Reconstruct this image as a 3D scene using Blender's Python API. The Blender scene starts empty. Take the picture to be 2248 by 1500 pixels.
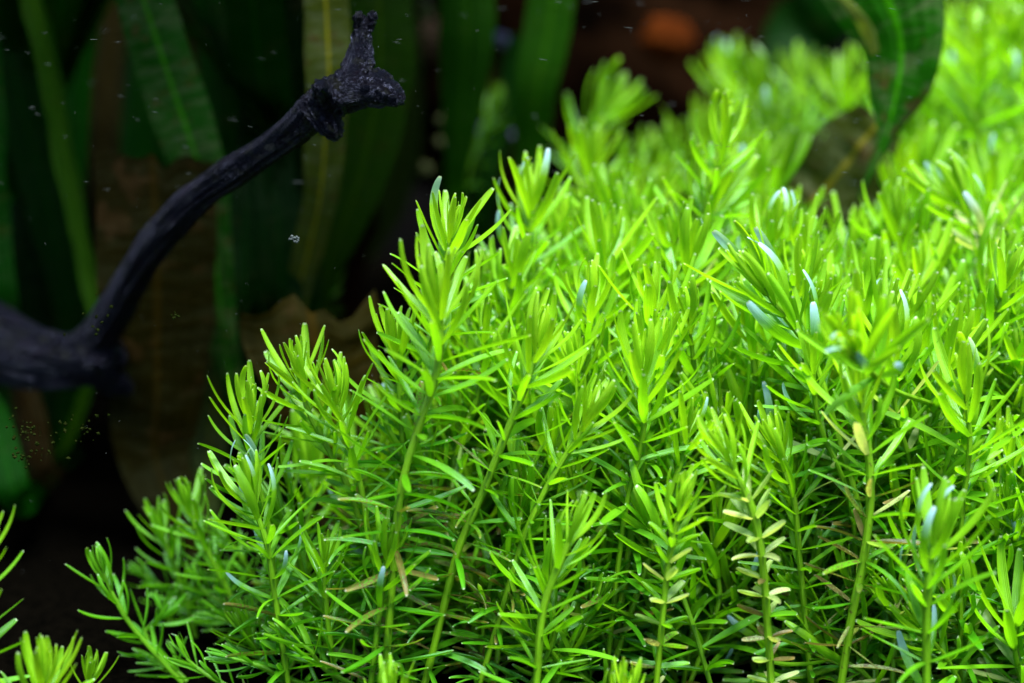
import bpy, math, random
import numpy as np
from mathutils import Vector, Matrix, noise

random.seed(7)
rnd = random.random
def ru(a, b): return a + (b - a) * rnd()
scene = bpy.context.scene
col = scene.collection

# ------------------------------------------------------------------ camera
PITCH = math.radians(12.0)
CAM = Vector((0.0, 0.0, 0.21))
FOC = 3747.0                                   # 60 mm on a 36 mm wide frame of 2248
cd = bpy.data.cameras.new("camera"); cam = bpy.data.objects.new("camera", cd)
col.objects.link(cam); scene.camera = cam
cam.location = CAM; cam.rotation_euler = (math.radians(90) - PITCH, 0, 0)
cd.lens = 60; cd.sensor_width = 36; cd.clip_start = 0.01; cd.clip_end = 50
cd.dof.use_dof = True; cd.dof.focus_distance = 0.485; cd.dof.aperture_fstop = 4.8

# ------------------------------------------------------------------ sky, sun, exposure
TO_SUN = Vector((0.16, -0.38, 1.0)).normalized()
w = bpy.data.worlds.new("World"); scene.world = w; w.use_nodes = True
nt = w.node_tree; bg = nt.nodes["Background"]
sky = nt.nodes.new("ShaderNodeTexSky"); sky.sky_type = 'NISHITA'; sky.sun_disc = False
sky.sun_elevation = math.asin(TO_SUN.z); sky.sun_rotation = math.atan2(TO_SUN.x, TO_SUN.y)
nt.links.new(sky.outputs[0], bg.inputs[0]); bg.inputs[1].default_value = 0.06
sd = bpy.data.lights.new("sun", 'SUN'); sd.energy = 4.5; sd.angle = math.radians(28); sd.color = (1.0, 0.99, 0.97)
sun = bpy.data.objects.new("sun", sd); col.objects.link(sun)
sun.rotation_euler = TO_SUN.to_track_quat('Z', 'Y').to_euler(); sun.location = (0.2, 0.3, 1.5)
vs = scene.view_settings
scene.display_settings.display_device = 'sRGB'
vs.view_transform = 'Standard'; vs.look = 'None'; vs.gamma = 1; vs.use_curve_mapping = False
vs.exposure = 2.3
scene.cycles.max_bounces = 8; scene.cycles.diffuse_bounces = 4; scene.cycles.glossy_bounces = 2
scene.cycles.transmission_bounces = 4; scene.cycles.use_denoising = True

# ------------------------------------------------------------------ helpers
CP, SP = math.cos(PITCH), math.sin(PITCH)
def ray(px, py):
    a = (px - 1124) / FOC; b = -(py - 750) / FOC
    return Vector((a, CP + b * SP, -SP + b * CP))
def P(px, py, y):                              # point on the pixel's ray at world depth y
    d = ray(px, py); return CAM + d * (y / d.y)
def to_px(p):
    q = p - CAM; dep = q.y * CP - q.z * SP; up = q.y * SP + q.z * CP
    return 1124 + FOC * q.x / dep, 750 - FOC * up / dep, dep

def tag(o, label=None, cat=None, group=None, kind=None):
    if label: o["label"] = label
    if cat: o["category"] = cat
    if group: o["group"] = group
    if kind: o["kind"] = kind
    return o
def empty(name, loc):
    o = bpy.data.objects.new(name, None); o.location = loc; o.empty_display_size = 0.01
    col.objects.link(o); return o
def mesh_obj(name, verts, faces, mat, parent=None, uvs=None, smooth=True, local=None):
    me = bpy.data.meshes.new(name); me.from_pydata(verts, [], faces)
    if smooth: me.polygons.foreach_set("use_smooth", [True] * len(me.polygons))
    if uvs is not None:
        lay = me.uv_layers.new(name="UVMap")
        idx = np.empty(len(me.loops), dtype=np.int32); me.loops.foreach_get("vertex_index", idx)
        lay.data.foreach_set("uv", np.asarray(uvs, dtype=np.float32)[idx].ravel())
    if mat: me.materials.append(mat)
    me.update()
    o = bpy.data.objects.new(name, me); col.objects.link(o)
    if parent: o.parent = parent
    return o
def catmull(pts, n):
    """dense samples through control points"""
    p = [2 * pts[0] - pts[1]] + list(pts) + [2 * pts[-1] - pts[-2]]
    out = []
    for i in range(1, len(p) - 2):
        for k in range(n):
            t = k / n
            out.append(0.5 * ((2 * p[i]) + (-p[i-1] + p[i+1]) * t + (2*p[i-1] - 5*p[i] + 4*p[i+1] - p[i+2]) * t*t
                              + (-p[i-1] + 3*p[i] - 3*p[i+1] + p[i+2]) * t**3))
    out.append(pts[-1].copy()); return out
class Path:
    def __init__(s, pts, n=10):
        s.p = catmull(pts, n); s.s = [0.0]
        for a, b in zip(s.p, s.p[1:]): s.s.append(s.s[-1] + (b - a).length)
        s.len = s.s[-1]
    def frac(s, d):
        import bisect
        i = max(0, min(len(s.s) - 2, bisect.bisect_right(s.s, d) - 1))
        return i, max(0, min(1, (d - s.s[i]) / max(1e-9, s.s[i+1] - s.s[i])))
    def at(s, d):
        d = max(0, min(s.len - 1e-6, d))
        lo, hi = 0, len(s.s) - 1
        while hi - lo > 1:
            m = (lo + hi) // 2
            if s.s[m] <= d: lo = m
            else: hi = m
        t = (d - s.s[lo]) / max(1e-9, s.s[hi] - s.s[lo])
        return s.p[lo].lerp(s.p[hi], t), (s.p[hi] - s.p[lo]).normalized()

# ------------------------------------------------------------------ materials
class NT:
    def __init__(s, name):
        s.m = bpy.data.materials.new(name); s.m.use_nodes = True; s.t = s.m.node_tree; s.t.nodes.clear()
        s.out = s.n("ShaderNodeOutputMaterial")
    def n(s, kind, **kw):
        nd = s.t.nodes.new(kind)
        for k, v in kw.items(): setattr(nd, k, v)
        return nd
    def l(s, a, b): s.t.links.new(a, b)
    def setin(s, nd, key, v):
        if hasattr(v, "is_output") or isinstance(v, bpy.types.NodeSocket): s.l(v, nd.inputs[key])
        else: nd.inputs[key].default_value = v
    def math(s, op, a, b=0.0, c=None, clamp=False):
        nd = s.n("ShaderNodeMath", operation=op, use_clamp=clamp); s.setin(nd, 0, a); s.setin(nd, 1, b)
        if c is not None: s.setin(nd, 2, c)
        return nd.outputs[0]
    def mix(s, f, a, b, blend='MIX'):
        nd = s.n("ShaderNodeMix", data_type='RGBA', blend_type=blend)
        s.setin(nd, 0, f); s.setin(nd, 6, a if not isinstance(a, tuple) else (*a, 1)[:4]); s.setin(nd, 7, b if not isinstance(b, tuple) else (*b, 1)[:4])
        return nd.outputs[2]
    def noise(s, vec, scale, detail=2, rough=0.5, dist=0):
        nd = s.n("ShaderNodeTexNoise"); s.setin(nd, "Scale", scale); nd.inputs["Detail"].default_value = detail
        nd.inputs["Roughness"].default_value = rough; nd.inputs["Distortion"].default_value = dist
        if vec is not None: s.l(vec, nd.inputs["Vector"])
        return nd.outputs["Fac"]
    def maprange(s, v, a, b, c=0.0, d=1.0):
        nd = s.n("ShaderNodeMapRange"); s.setin(nd, 0, v)
        for i, x in enumerate((a, b, c, d)): nd.inputs[1 + i].default_value = x
        return nd.outputs[0]
    def comb(s, x, y, z):
        nd = s.n("ShaderNodeCombineXYZ")
        for i, v in enumerate((x, y, z)): s.setin(nd, i, v)
        return nd.outputs[0]
    def bump(s, h, strength, dist):
        nd = s.n("ShaderNodeBump"); nd.inputs["Strength"].default_value = strength; nd.inputs["Distance"].default_value = dist
        s.l(h, nd.inputs["Height"]); return nd.outputs[0]
    def leafy(s, colr, trans, rough, spec=0.5, tint=(0.55, 0.75, 1.0, 1), nrm=None, transfac=0.45, coat=0.0):
        b = s.n("ShaderNodeBsdfPrincipled"); s.setin(b, "Base Color", colr); s.setin(b, "Roughness", rough)
        b.inputs["Specular IOR Level"].default_value = spec; b.inputs["Specular Tint"].default_value = tint
        b.inputs["Coat Weight"].default_value = coat; b.inputs["Coat Roughness"].default_value = 0.25
        t = s.n("ShaderNodeBsdfTranslucent"); s.setin(t, "Color", trans)
        if nrm is not None: s.l(nrm, b.inputs["Normal"]); s.l(nrm, t.inputs["Normal"])
        mx = s.n("ShaderNodeMixShader"); s.setin(mx, 0, transfac)
        s.l(b.outputs[0], mx.inputs[1]); s.l(t.outputs[0], mx.inputs[2]); s.l(mx.outputs[0], s.out.inputs[0])

def leaf_material():
    k = NT("stem_leaf")
    oi = k.n("ShaderNodeObjectInfo"); uv = k.n("ShaderNodeUVMap"); sep = k.n("ShaderNodeSeparateXYZ")
    k.l(uv.outputs[0], sep.inputs[0]); u, v = sep.outputs[0], sep.outputs[1]
    seed = k.math('MULTIPLY', oi.outputs["Random"], 57.0)
    vec = k.comb(k.math('MULTIPLY', u, 0.16), v, seed)
    n1 = k.noise(vec, 5.0, 3, 0.6)
    base = k.mix(k.maprange(n1, 0.3, 0.7, 0, 1), oi.outputs["Color"], (1.25, 1.12, 1.2, 1), 'MULTIPLY')
    base = k.mix(k.maprange(oi.outputs["Random"], 0, 1, 0, 0.55), base, (0.62, 0.78, 0.7, 1), 'MULTIPLY')
    # midrib a little darker, veins
    au = k.math('ABSOLUTE', k.math('SUBTRACT', u, 0.5))
    rib = k.maprange(au, 0.03, 0.09, 0.35, 0.0)
    base = k.mix(rib, base, (0.72, 0.86, 0.6, 1), 'MULTIPLY')
    # wear: brown blotches and pale dead patches, amount in the object's colour alpha
    wear = oi.outputs["Alpha"]
    n2 = k.noise(vec, 22.0, 4, 0.7, 0.6)
    thr = k.math('SUBTRACT', n2, k.maprange(wear, 0, 1, 0.80, 0.30))
    spot = k.maprange(thr, 0.0, 0.05, 0, 1)
    base = k.mix(k.math('MULTIPLY', spot, 0.85), base, k.mix(k.noise(vec, 9.0, 1), (0.055, 0.03, 0.008), (0.20, 0.13, 0.045)))
    tipw = k.math('MULTIPLY', k.maprange(v, 0.72, 1.0, 0, 1), k.maprange(wear, 0.35, 0.9, 0, 0.9))
    base = k.mix(tipw, base, (0.32, 0.26, 0.07))
    blue_glint = k.math('MULTIPLY', k.maprange(v, 0.6, 1.0, 0, 1), k.math('MULTIPLY', oi.outputs["Object Index"], k.maprange(n1, 0.3, 0.7, 0.7, 1.0)))  # blue-white highlight from above, painted into the tip colour of indexed leaves
    base = k.mix(blue_glint, base, (0.36, 0.56, 0.86))
    tip = k.math('MULTIPLY', k.maprange(v, 0.965, 0.985, 0, 1), k.maprange(au, 0.1, 0.3, 0.8, 0.25))
    base = k.mix(tip, base, (0.62, 0.70, 0.60))
    tr = k.mix(1.0, base, (1.2, 1.15, 0.5, 1), 'MULTIPLY')
    wv = k.math('SINE', k.math('MULTIPLY', u, 44.0))
    h = k.math('ADD', k.math('MULTIPLY', wv, 0.35), k.noise(vec, 60.0, 2))
    nrm = k.bump(h, 0.35, 0.0003)
    k.leafy(base, tr, k.maprange(n1, 0.3, 0.7, 0.3, 0.42), 0.6, (0.6, 0.8, 1.0, 1), nrm, 0.55, 0.0)
    return k.m
def stem_material():
    k = NT("stem_skin")
    oi = k.n("ShaderNodeObjectInfo"); uv = k.n("ShaderNodeUVMap"); sep = k.n("ShaderNodeSeparateXYZ")
    k.l(uv.outputs[0], sep.inputs[0]); u, v = sep.outputs[0], sep.outputs[1]     # v = metres along the stem * 100
    geo = k.n("ShaderNodeNewGeometry")
    n1 = k.noise(geo.outputs["Position"], 160.0, 3, 0.6)
    base = k.mix(k.maprange(n1, 0.35, 0.7), oi.outputs["Color"], (0.8, 0.75, 0.6, 1), 'MULTIPLY')
    n2 = k.noise(geo.outputs["Position"], 700.0, 3, 0.7)
    spot = k.maprange(k.math('SUBTRACT', n2, k.maprange(oi.outputs["Alpha"], 0, 1, 0.78, 0.42)), 0, 0.05)
    base = k.mix(k.math('MULTIPLY', spot, 0.8), base, (0.06, 0.035, 0.012))
    tr = k.mix(1.0, base, (1.3, 1.1, 0.5, 1), 'MULTIPLY')
    st = k.math('SINE', k.math('MULTIPLY', u, 50.0))
    nrm = k.bump(k.math('ADD', k.math('MULTIPLY', st, 0.4), n2), 0.4, 0.0003)
    k.leafy(base, tr, 0.4, 0.5, (0.7, 0.85, 1, 1), nrm, 0.35)
    return k.m
def blade_material():
    """broad aquarium leaf: object colour, alpha = how mottled"""
    k = NT("ribbon_leaf")
    oi = k.n("ShaderNodeObjectInfo"); uv = k.n("ShaderNodeUVMap"); sep = k.n("ShaderNodeSeparateXYZ")
    k.l(uv.outputs[0], sep.inputs[0]); u, v = sep.outputs[0], sep.outputs[1]     # v in leaf widths
    seed = k.math('MULTIPLY', oi.outputs["Random"], 91.0)
    vec = k.comb(u, v, seed)
    vecp = k.comb(k.math('MULTIPLY', u, 0.9), k.math('MULTIPLY', v, 2.6), seed)
    n1 = k.noise(vecp, 2.2, 4, 0.6, 0.8)
    n2 = k.noise(vec, 5.0, 4, 0.65)
    base = k.mix(k.maprange(n2, 0.3, 0.7), oi.outputs["Color"], (0.75, 0.8, 0.7, 1), 'MULTIPLY')
    patch = k.math('MULTIPLY', k.maprange(n1, 0.46, 0.60), k.math('POWER', oi.outputs["Alpha"], 1.6))
    grey = k.mix(0.75, oi.outputs["Color"], (0.085, 0.105, 0.05))
    base = k.mix(k.math('MULTIPLY', patch, 0.7), base, grey)
    brown = k.math('MULTIPLY', k.maprange(k.noise(vec, 2.4, 3, 0.7, 0.4), 0.58, 0.66), k.math('MULTIPLY', oi.outputs["Alpha"], 0.7))
    base = k.mix(brown, base, (0.07, 0.035, 0.015))
    au = k.math('ABSOLUTE', k.math('SUBTRACT', u, 0.5))
    rib = k.maprange(au, 0.02, 0.045, 1.0, 0.0)
    lighter = k.mix(1.0, oi.outputs["Color"], (4.0, 2.8, 1.0, 1), 'MULTIPLY')
    base = k.mix(k.math('MULTIPLY', rib, k.maprange(oi.outputs["Alpha"], 0.3, 0.8, 0.3, 0.9)), base, lighter)
    side = k.math('SINE', k.math('MULTIPLY', u, 46.0))
    h = k.math('ADD', k.math('MULTIPLY', side, 0.25), k.math('MULTIPLY', n1, 1.6))
    nrm = k.bump(h, 0.5, 0.0012)
    tr = k.mix(1.0, base, (1.1, 1.15, 0.5, 1), 'MULTIPLY')
    k.leafy(base, tr, 0.45, 0.05, (0.8, 1.0, 0.9, 1), nrm, 0.5)
    return k.m
def wood_material():
    k = NT("driftwood")
    at = k.n("ShaderNodeAttribute", attribute_name="grain")
    geo = k.n("ShaderNodeNewGeometry")
    mp = k.n("ShaderNodeMapping"); k.l(at.outputs["Vector"], mp.inputs[0]); mp.inputs["Scale"].default_value = (9, 9, 90)
    g = k.noise(mp.outputs[0], 1.0, 5, 0.65, 0.5)
    n = k.noise(geo.outputs["Position"], 90.0, 4, 0.6)
    base = k.mix(k.maprange(g, 0.35, 0.65), (0.0002, 0.0002, 0.0004), (0.0050, 0.0042, 0.0070))
    base = k.mix(k.maprange(n, 0.56, 0.66, 0, 0.7), base, (0.008, 0.004, 0.006))
    sepn = k.n("ShaderNodeSeparateXYZ"); k.l(geo.outputs["Normal"], sepn.inputs[0])
    fuzz = k.noise(geo.outputs["Position"], 220.0, 3, 0.7)
    moss = k.math('MULTIPLY', k.maprange(fuzz, 0.52, 0.62), k.maprange(n, 0.5, 0.6, 0.5, 0.0))
    base = k.mix(moss, base, (0.018, 0.020, 0.004))
    b = k.n("ShaderNodeBsdfPrincipled"); k.l(base, b.inputs["Base Color"])
    b.inputs["Roughness"].default_value = 0.30; b.inputs["Specular Tint"].default_value = (0.5, 0.58, 1.0, 1)
    b.inputs["Specular IOR Level"].default_value = 0.32
    k.l(k.bump(k.math('ADD', k.math('MULTIPLY', g, 2.2), k.math('MULTIPLY', fuzz, .5)), 1.0, 0.002), b.inputs["Normal"])
    k.l(b.outputs[0], k.out.inputs[0]); return k.m
def rough_material(name, a, b_, scale, rough=0.7, bumpd=0.002):
    k = NT(name); geo = k.n("ShaderNodeNewGeometry")
    n = k.noise(geo.outputs["Position"], scale, 5, 0.65)
    b = k.n("ShaderNodeBsdfPrincipled"); k.l(k.mix(k.maprange(n, 0.35, 0.65), a, b_), b.inputs["Base Color"])
    b.inputs["Roughness"].default_value = rough; b.inputs["Specular IOR Level"].default_value = 0.0
    k.l(k.bump(n, 0.8, bumpd), b.inputs["Normal"]); k.l(b.outputs[0], k.out.inputs[0]); return k.m

M_LEAF, M_STEM, M_BLADE, M_WOOD = leaf_material(), stem_material(), blade_material(), wood_material()
M_SOIL = rough_material("dark_soil", (0.0004, 0.0004, 0.0003), (0.0014, 0.0012, 0.0008), 300.0, 0.9, 0.003)
M_BACK = rough_material("back_panel", (0.0015, 0.0015, 0.0015), (0.003, 0.003, 0.003), 8.0, 0.8, 0.0001)
M_BROWN = rough_material("brown_wood", (0.0004, 0.0003, 0.0002), (0.0045, 0.0020, 0.0009), 18.0)
M_ORANGE = rough_material("orange_stone", (0.04, 0.009, 0.002), (0.075, 0.018, 0.003), 60.0)
M_TAN = rough_material("tan_stone", (0.03, 0.018, 0.010), (0.08, 0.05, 0.03), 60.0)
M_LILAC = rough_material("pale_twig_bark", (0.08, 0.075, 0.13), (0.16, 0.15, 0.24), 70.0, 0.5)
M_CREAM = rough_material("cream_shell", (0.04, 0.05, 0.015), (0.08, 0.09, 0.04), 200.0, 0.5)
M_FLECK = rough_material("pale_debris", (0.05, 0.065, 0.06), (0.12, 0.14, 0.14), 900.0, 0.6)
M_ALGAE = rough_material("algae_clump", (0.004, 0.008, 0.001), (0.010, 0.014, 0.003), 500.0, 0.8)

# ------------------------------------------------------------------ setting
def grid(name, x0, x1, y0, y1, nx, ny, zf, mat, vertical=False):
    vs_, fs = [], []
    for j in range(ny + 1):
        for i in range(nx + 1):
            x = x0 + (x1 - x0) * i / nx; y = y0 + (y1 - y0) * j / ny
            vs_.append((x, y, zf(x, y)))
    for j in range(ny):
        for i in range(nx):
            a = j * (nx + 1) + i; fs.append((a, a + 1, a + nx + 2, a + nx + 1))
    return mesh_obj(name, vs_, fs, mat)
soil = grid("substrate_ground", -1.2, 1.2, -0.1, 1.3, 240, 140,
            lambda x, y: 0.004 * noise.noise(Vector((x * 12, y * 12, 0))) + 0.0018 * noise.noise(Vector((x * 90, y * 90, 3))), M_SOIL)
tag(soil, kind="structure")
bp = mesh_obj("back_wall", [(-1.2, 1.3, -0.02), (1.2, 1.3, -0.02), (1.2, 1.3, 0.5), (-1.2, 1.3, 0.5),
                            (-1.2, 1.31, -0.02), (1.2, 1.31, -0.02), (1.2, 1.31, 0.5), (-1.2, 1.31, 0.5)],
              [(0, 1, 2, 3), (7, 6, 5, 4), (0, 4, 5, 1), (2, 6, 7, 3), (1, 5, 6, 2), (0, 3, 7, 4)], M_BACK, smooth=False)
tag(bp, kind="structure")

# ------------------------------------------------------------------ driftwood
def tube_mesh(path_pts, radii, seg=18, n=8):
    """closed tube through points, radii interpolated the same way"""
    pts = catmull(path_pts, n); rr = [v.x for v in catmull([Vector((r, 0, 0)) for r in radii], n)]
    V, F = [], []
    up = Vector((0, 1, 0))
    for i, p in enumerate(pts):
        t = (pts[min(i + 1, len(pts) - 1)] - pts[max(i - 1, 0)]).normalized()
        a = t.cross(up).normalized(); b = a.cross(t).normalized()
        for k in range(seg):
            th = 2 * math.pi * k / seg
            V.append(p + (a * math.cos(th) + b * math.sin(th)) * rr[i])
    for i in range(len(pts) - 1):
        for k in range(seg):
            a0 = i * seg + k; a1 = i * seg + (k + 1) % seg
            F.append((a0, a1, a1 + seg, a0 + seg))
    V.append(pts[0]); c0 = len(V) - 1; V.append(pts[-1]); c1 = len(V) - 1
    for k in range(seg):
        F.append((c0, (k + 1) % seg, k)); b0 = (len(pts) - 1) * seg
        F.append((c1, b0 + k, b0 + (k + 1) % seg))
    return V, F, pts
YB = 0.50
def W(px, py, y, wpx):                          # wood point with radius from pixel width
    p = P(px, py, y); return p, wpx * .83 / 2 / FOC * (to_px(p)[2])
wood_lines = [
    [W(-420, 560, .66, 170), W(-200, 640, .65, 165), W(-40, 725, .63, 160), W(90, 778, .61, 128), W(170, 785, .60, 112), W(228, 785, .595, 116), W(252, 800, .593, 60)],
    [W(170, 770, .60, 80), W(225, 730, .592, 88), W(265, 660, .58, 78), W(310, 580, .565, 74), W(375, 495, .55, 78), W(440, 432, .54, 80),
     W(520, 375, .53, 74), W(600, 318, .52, 72), W(660, 270, .512, 84), W(700, 225, .507, 92), W(745, 205, .503, 100), W(790, 195, .50, 86)],
    [W(765, 205, .502, 100), W(780, 165, .502, 80), W(788, 120, .503, 58), W(793, 80, .504, 44), W(799, 52, .505, 34), W(801, 42, .505, 26)],
    [W(745, 205, .503, 84), W(800, 196, .499, 74), W(845, 205, .496, 56), W(868, 216, .495, 40), W(882, 222, .494, 20)],
    [W(700, 232, .506, 80), W(722, 270, .503, 56), W(735, 292, .502, 34), W(741, 303, .501, 14)],
    [W(708, 205, .500, 46), W(704, 196, .494, 36), W(700, 190, .490, 22)],
    [W(808, 60, .505, 24), W(816, 38, .504, 17), W(820, 26, .503, 9)],
    [W(788, 62, .505, 24), W(786, 40, .503, 22), W(785, 28, .502, 15)],
    [W(820, 170, .500, 36), W(850, 190, .497, 30), W(872, 210, .495, 20)],
    [W(215, 800, .595, 90), W(240, 835, .598, 70), W(275, 850, .60, 34), W(290, 856, .60, 14)],
    [W(-60, 800, .63, 70), W(60, 822, .61, 60), W(150, 830, .60, 44), W(215, 825, .598, 50)],
]
AV, AF, skel = [], [], []
for li, line in enumerate(wood_lines):
    V, F, pts = tube_mesh([a for a, _ in line], [r for _, r in line])
    o_ = len(AV); AV += V; AF += [tuple(i + o_ for i in f) for f in F]
    s = 0.0
    for a, b in zip(pts, pts[1:]):
        skel.append((a.copy(), b.copy(), s, li)); s += (b - a).length
tmp = mesh_obj("driftwood_tmp", AV, AF, None)
rm = tmp.modifiers.new("r", 'REMESH'); rm.mode = 'VOXEL'; rm.voxel_size = 0.0007
dg = bpy.context.evaluated_depsgraph_get(); me = bpy.data.meshes.new_from_object(tmp.evaluated_get(dg))
bpy.data.objects.remove(tmp)
nv = len(me.vertices); co = np.empty(nv * 3); me.vertices.foreach_get("co", co); co = co.reshape(-1, 3)
nn = np.empty(nv * 3); me.vertex_normals.foreach_get("vector", nn); nn = nn.reshape(-1, 3)
A = np.array([a for a, b, s, l in skel]); B = np.array([b for a, b, s, l in skel]); S0 = np.array([s for a, b, s, l in skel])
D = B - A; LL = (D ** 2).sum(1)
grain = np.zeros((nv, 3)); disp = np.zeros(nv)
for c0 in range(0, nv, 4000):
    q = co[c0:c0+4000]
    t = np.clip(((q[:, None] - A[None]) * D[None]).sum(2) / LL, 0, 1)
    d2 = ((q[:, None] - (A[None] + t[..., None] * D[None])) ** 2).sum(2)
    j = d2.argmin(1); ar = np.arange(len(q)); tt = t[ar, j]
    cpt = A[j] + tt[:, None] * D[j]; along = S0[j] + tt * np.sqrt(LL[j])
    rad = q - cpt; rad /= (np.linalg.norm(rad, axis=1)[:, None] + 1e-9)
    for i in range(len(q)):
        r = rad[i]; al = along[i] * 100
        v = Vector((r[0] * 2.6, r[1] * 2.6 + r[2] * 1.3, al * 0.16 + r[2]))
        g1 = noise.fractal(v, 1.0, 2.1, 4)
        v2 = Vector((r[0] * 7, r[2] * 7, al * 0.25))
        g2 = 1 - abs(noise.noise(v2)) * 2
        g3 = noise.noise(Vector(q[i]) * 70)
        disp[c0 + i] = 0.0011 * g1 + 0.0008 * g2 + 0.0012 * g3 + 0.0001
        grain[c0 + i] = (r[0] * 2 , r[2] * 2, al * 0.01)
co += nn * disp[:, None]
me.vertices.foreach_set("co", co.ravel())
att = me.attributes.new("grain", 'FLOAT_VECTOR', 'POINT'); 
grain = np.stack([grain[:, 2] * 3, grain[:, 0] * .6, grain[:, 1] * .12], 1)
att.data.foreach_set("vector", grain.ravel())
me.polygons.foreach_set("use_smooth", [True] * len(me.polygons)); me.materials.clear(); me.materials.append(M_WOOD); me.update()
dw = bpy.data.objects.new("driftwood_branch", me); col.objects.link(dw)
tag(dw, "dark bluish driftwood branch rising from the left and forking at its top", "driftwood")

# ------------------------------------------------------------------ broad ribbon leaves behind
def blade(parent, pts, widths, color, mott, yaw=0.0, wave=0.0, torn=False, label=None, curl=0.10, ncol=10, thick=None):
    """pts: list of world points from top (or tip) to base; widths in metres"""
    path = Path(pts, 14)
    nrow = max(24, int(path.len / 0.006))
    wc = catmull([Vector((x, 0, 0)) for x in widths], 14)
    V, UV, F = [], [], []
    sd_ = rnd() * 50
    off = parent.location
    wmean = sum(widths) / len(widths)
    for j in range(nrow + 1):
        s = path.len * j / nrow
        p, t = path.at(s)
        wi, wf = path.frac(s); w_ = max(0.0008, wc[wi].x * (1 - wf) + wc[wi + 1].x * wf)
        view = (p - CAM).normalized()
        a = t.cross(view).normalized()
        R = Matrix.Rotation(yaw + 0.35 * noise.noise(Vector((s * 6, sd_, 1))), 3, t)
        a = R @ a; n_ = a.cross(t).normalized()
        for i in range(ncol + 1):
            u = i / ncol; x = (u - 0.5) * 2
            e = 1 + 0.12 * noise.noise(Vector((s * 55, sd_ + (5 if x > 0 else 0), 0))) * abs(x)
            z = w_ * curl * (x * x - 0.3) + wave * (abs(x) ** 1.5) * noise.noise(Vector((s * 60, sd_ + x * 1.5, 2))) \
                + wave * 0.35 * noise.noise(Vector((s * 140, x * 2, sd_)))
            z += 0.03 * w_ * math.exp(-(x / 0.12) ** 2)
            q = p + a * (x * w_ * 0.5 * e) + n_ * z
            if torn and j < 5:
                tf = (0.011 * noise.noise(Vector((u * 2.3 + sd_, 0, 0))) + 0.005 * noise.noise(Vector((u * 9, sd_, 0))))
                q = q + t * (tf * (1 - j / 5))
            V.append(q - off); UV.append((u, s / wmean))
    for j in range(nrow):
        for i in range(ncol):
            a0 = j * (ncol + 1) + i; F.append((a0, a0 + 1, a0 + ncol + 2, a0 + ncol + 1))
    o = mesh_obj("leaf_or_shade_blade", V, F, M_BLADE, parent, UV)
    o.color = (*color, mott)
    if label: o["label"] = label
    return o
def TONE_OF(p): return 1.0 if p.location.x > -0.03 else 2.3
def px_blade(parent, spec, color, mott, top="float", ground=True, fdir=(-1, 0.2), flen=0.25, **kw):
    """spec: list of (px, py, y, width_px) from top down"""
    pts = [P(a, b, y) for a, b, y, w_ in spec]; wd = [w_ / FOC * to_px(p)[2] for p, (_, _, _, w_) in zip(pts, spec)]
    if top == "float":
        d = (pts[0] - pts[1]).normalized(); p = pts[0]
        f = Vector((fdir[0], fdir[1], 0)).normalized()
        zs = 0.36 + ru(-0.004, 0.004)
        q1 = Vector((p.x + d.x * 0.05, p.y + d.y * 0.02, max(p.z + 0.05, 0.28)))
        q2 = Vector((q1.x, q1.y, zs)) + f * 0.05
        q3 = q2 + f * (flen * 0.5); q3.z = zs
        q4 = q2 + f * flen; q4.z = zs - 0.004
        pts = [q4, q3, q2, q1] + pts; wd = [wd[0] * 0.5, wd[0] * 0.95, wd[0] * 1.0, wd[0]] + wd
    if ground:
        p = pts[-1]; b = parent.location
        pts.append(Vector((p.x * .5 + b.x * .5, p.y * .5 + b.y * .5, p.z * 0.4))); pts.append(Vector((b.x + ru(-.006, .006), b.y + ru(-.006, .006), 0.0)))
        wd += [wd[-1] * 0.7, wd[-1] * 0.35]
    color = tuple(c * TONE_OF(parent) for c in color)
    return blade(parent, pts, wd, color, mott, **kw)
DG = (0.0006, 0.013, 0.0001); MG = (0.0015, 0.026, 0.0002); OL = (0.045, 0.075, 0.006); BR = (0.050, 0.030, 0.006); YG = (0.022, 0.030, 0.003)
VG = "broad ribbon-leaved plants behind the driftwood"
def ribbon_plant(x, y, label):
    r = empty("ribbon_plant", (x, y, 0.0)); tag(r, label, "water plant", VG); return r

p1 = ribbon_plant(-0.095, 0.66, "ribbon plant whose puckered green leaf shows a bright midrib left of the driftwood fork")
px_blade(p1, [(300, -60, .62, 118), (335, 60, .62, 126), (378, 190, .62, 130), (432, 350, .62, 120), (465, 480, .625, 84), (480, 640, .63, 70), (500, 800, .635, 60)],
         (0.003, 0.026, 0.001), 0.8, wave=0.004, yaw=0.1, label="green leaf with transverse puckers and bright midrib")
px_blade(p1, [(470, -60, .72, 120), (500, 150, .72, 130), (530, 400, .72, 120), (560, 640, .72, 80), (590, 800, .72, 50)], DG, 0.2, wave=0.002)
px_blade(p1, [(590, -60, .70, 110), (600, 200, .70, 120), (575, 420, .70, 100), (545, 620, .70, 70)], MG, 0.15, yaw=-.4, wave=0.002)
p2 = ribbon_plant(-0.115, 0.60, "ribbon plant with a broad torn brown leaf crossing behind the driftwood")
px_blade(p2, [(335, 345, .60, 262), (338, 430, .60, 262), (345, 560, .60, 262), (345, 720, .602, 240), (345, 880, .605, 200), (340, 1000, .607, 160)],
         (0.0036, 0.0030, 0.0002), 0.3, top=None, torn=True, wave=0.002, curl=0.05, label="brown leaf with jagged torn top edge")
px_blade(p2, [(420, 460, .66, 90), (470, 600, .66, 110), (480, 800, .66, 100), (460, 960, .66, 80)], (0.007, 0.013, 0.002), 0.5, top=None)
p3 = ribbon_plant(-0.045, 0.575, "ribbon plant with a curled amber brown leaf behind the green stem crowns")
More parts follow.
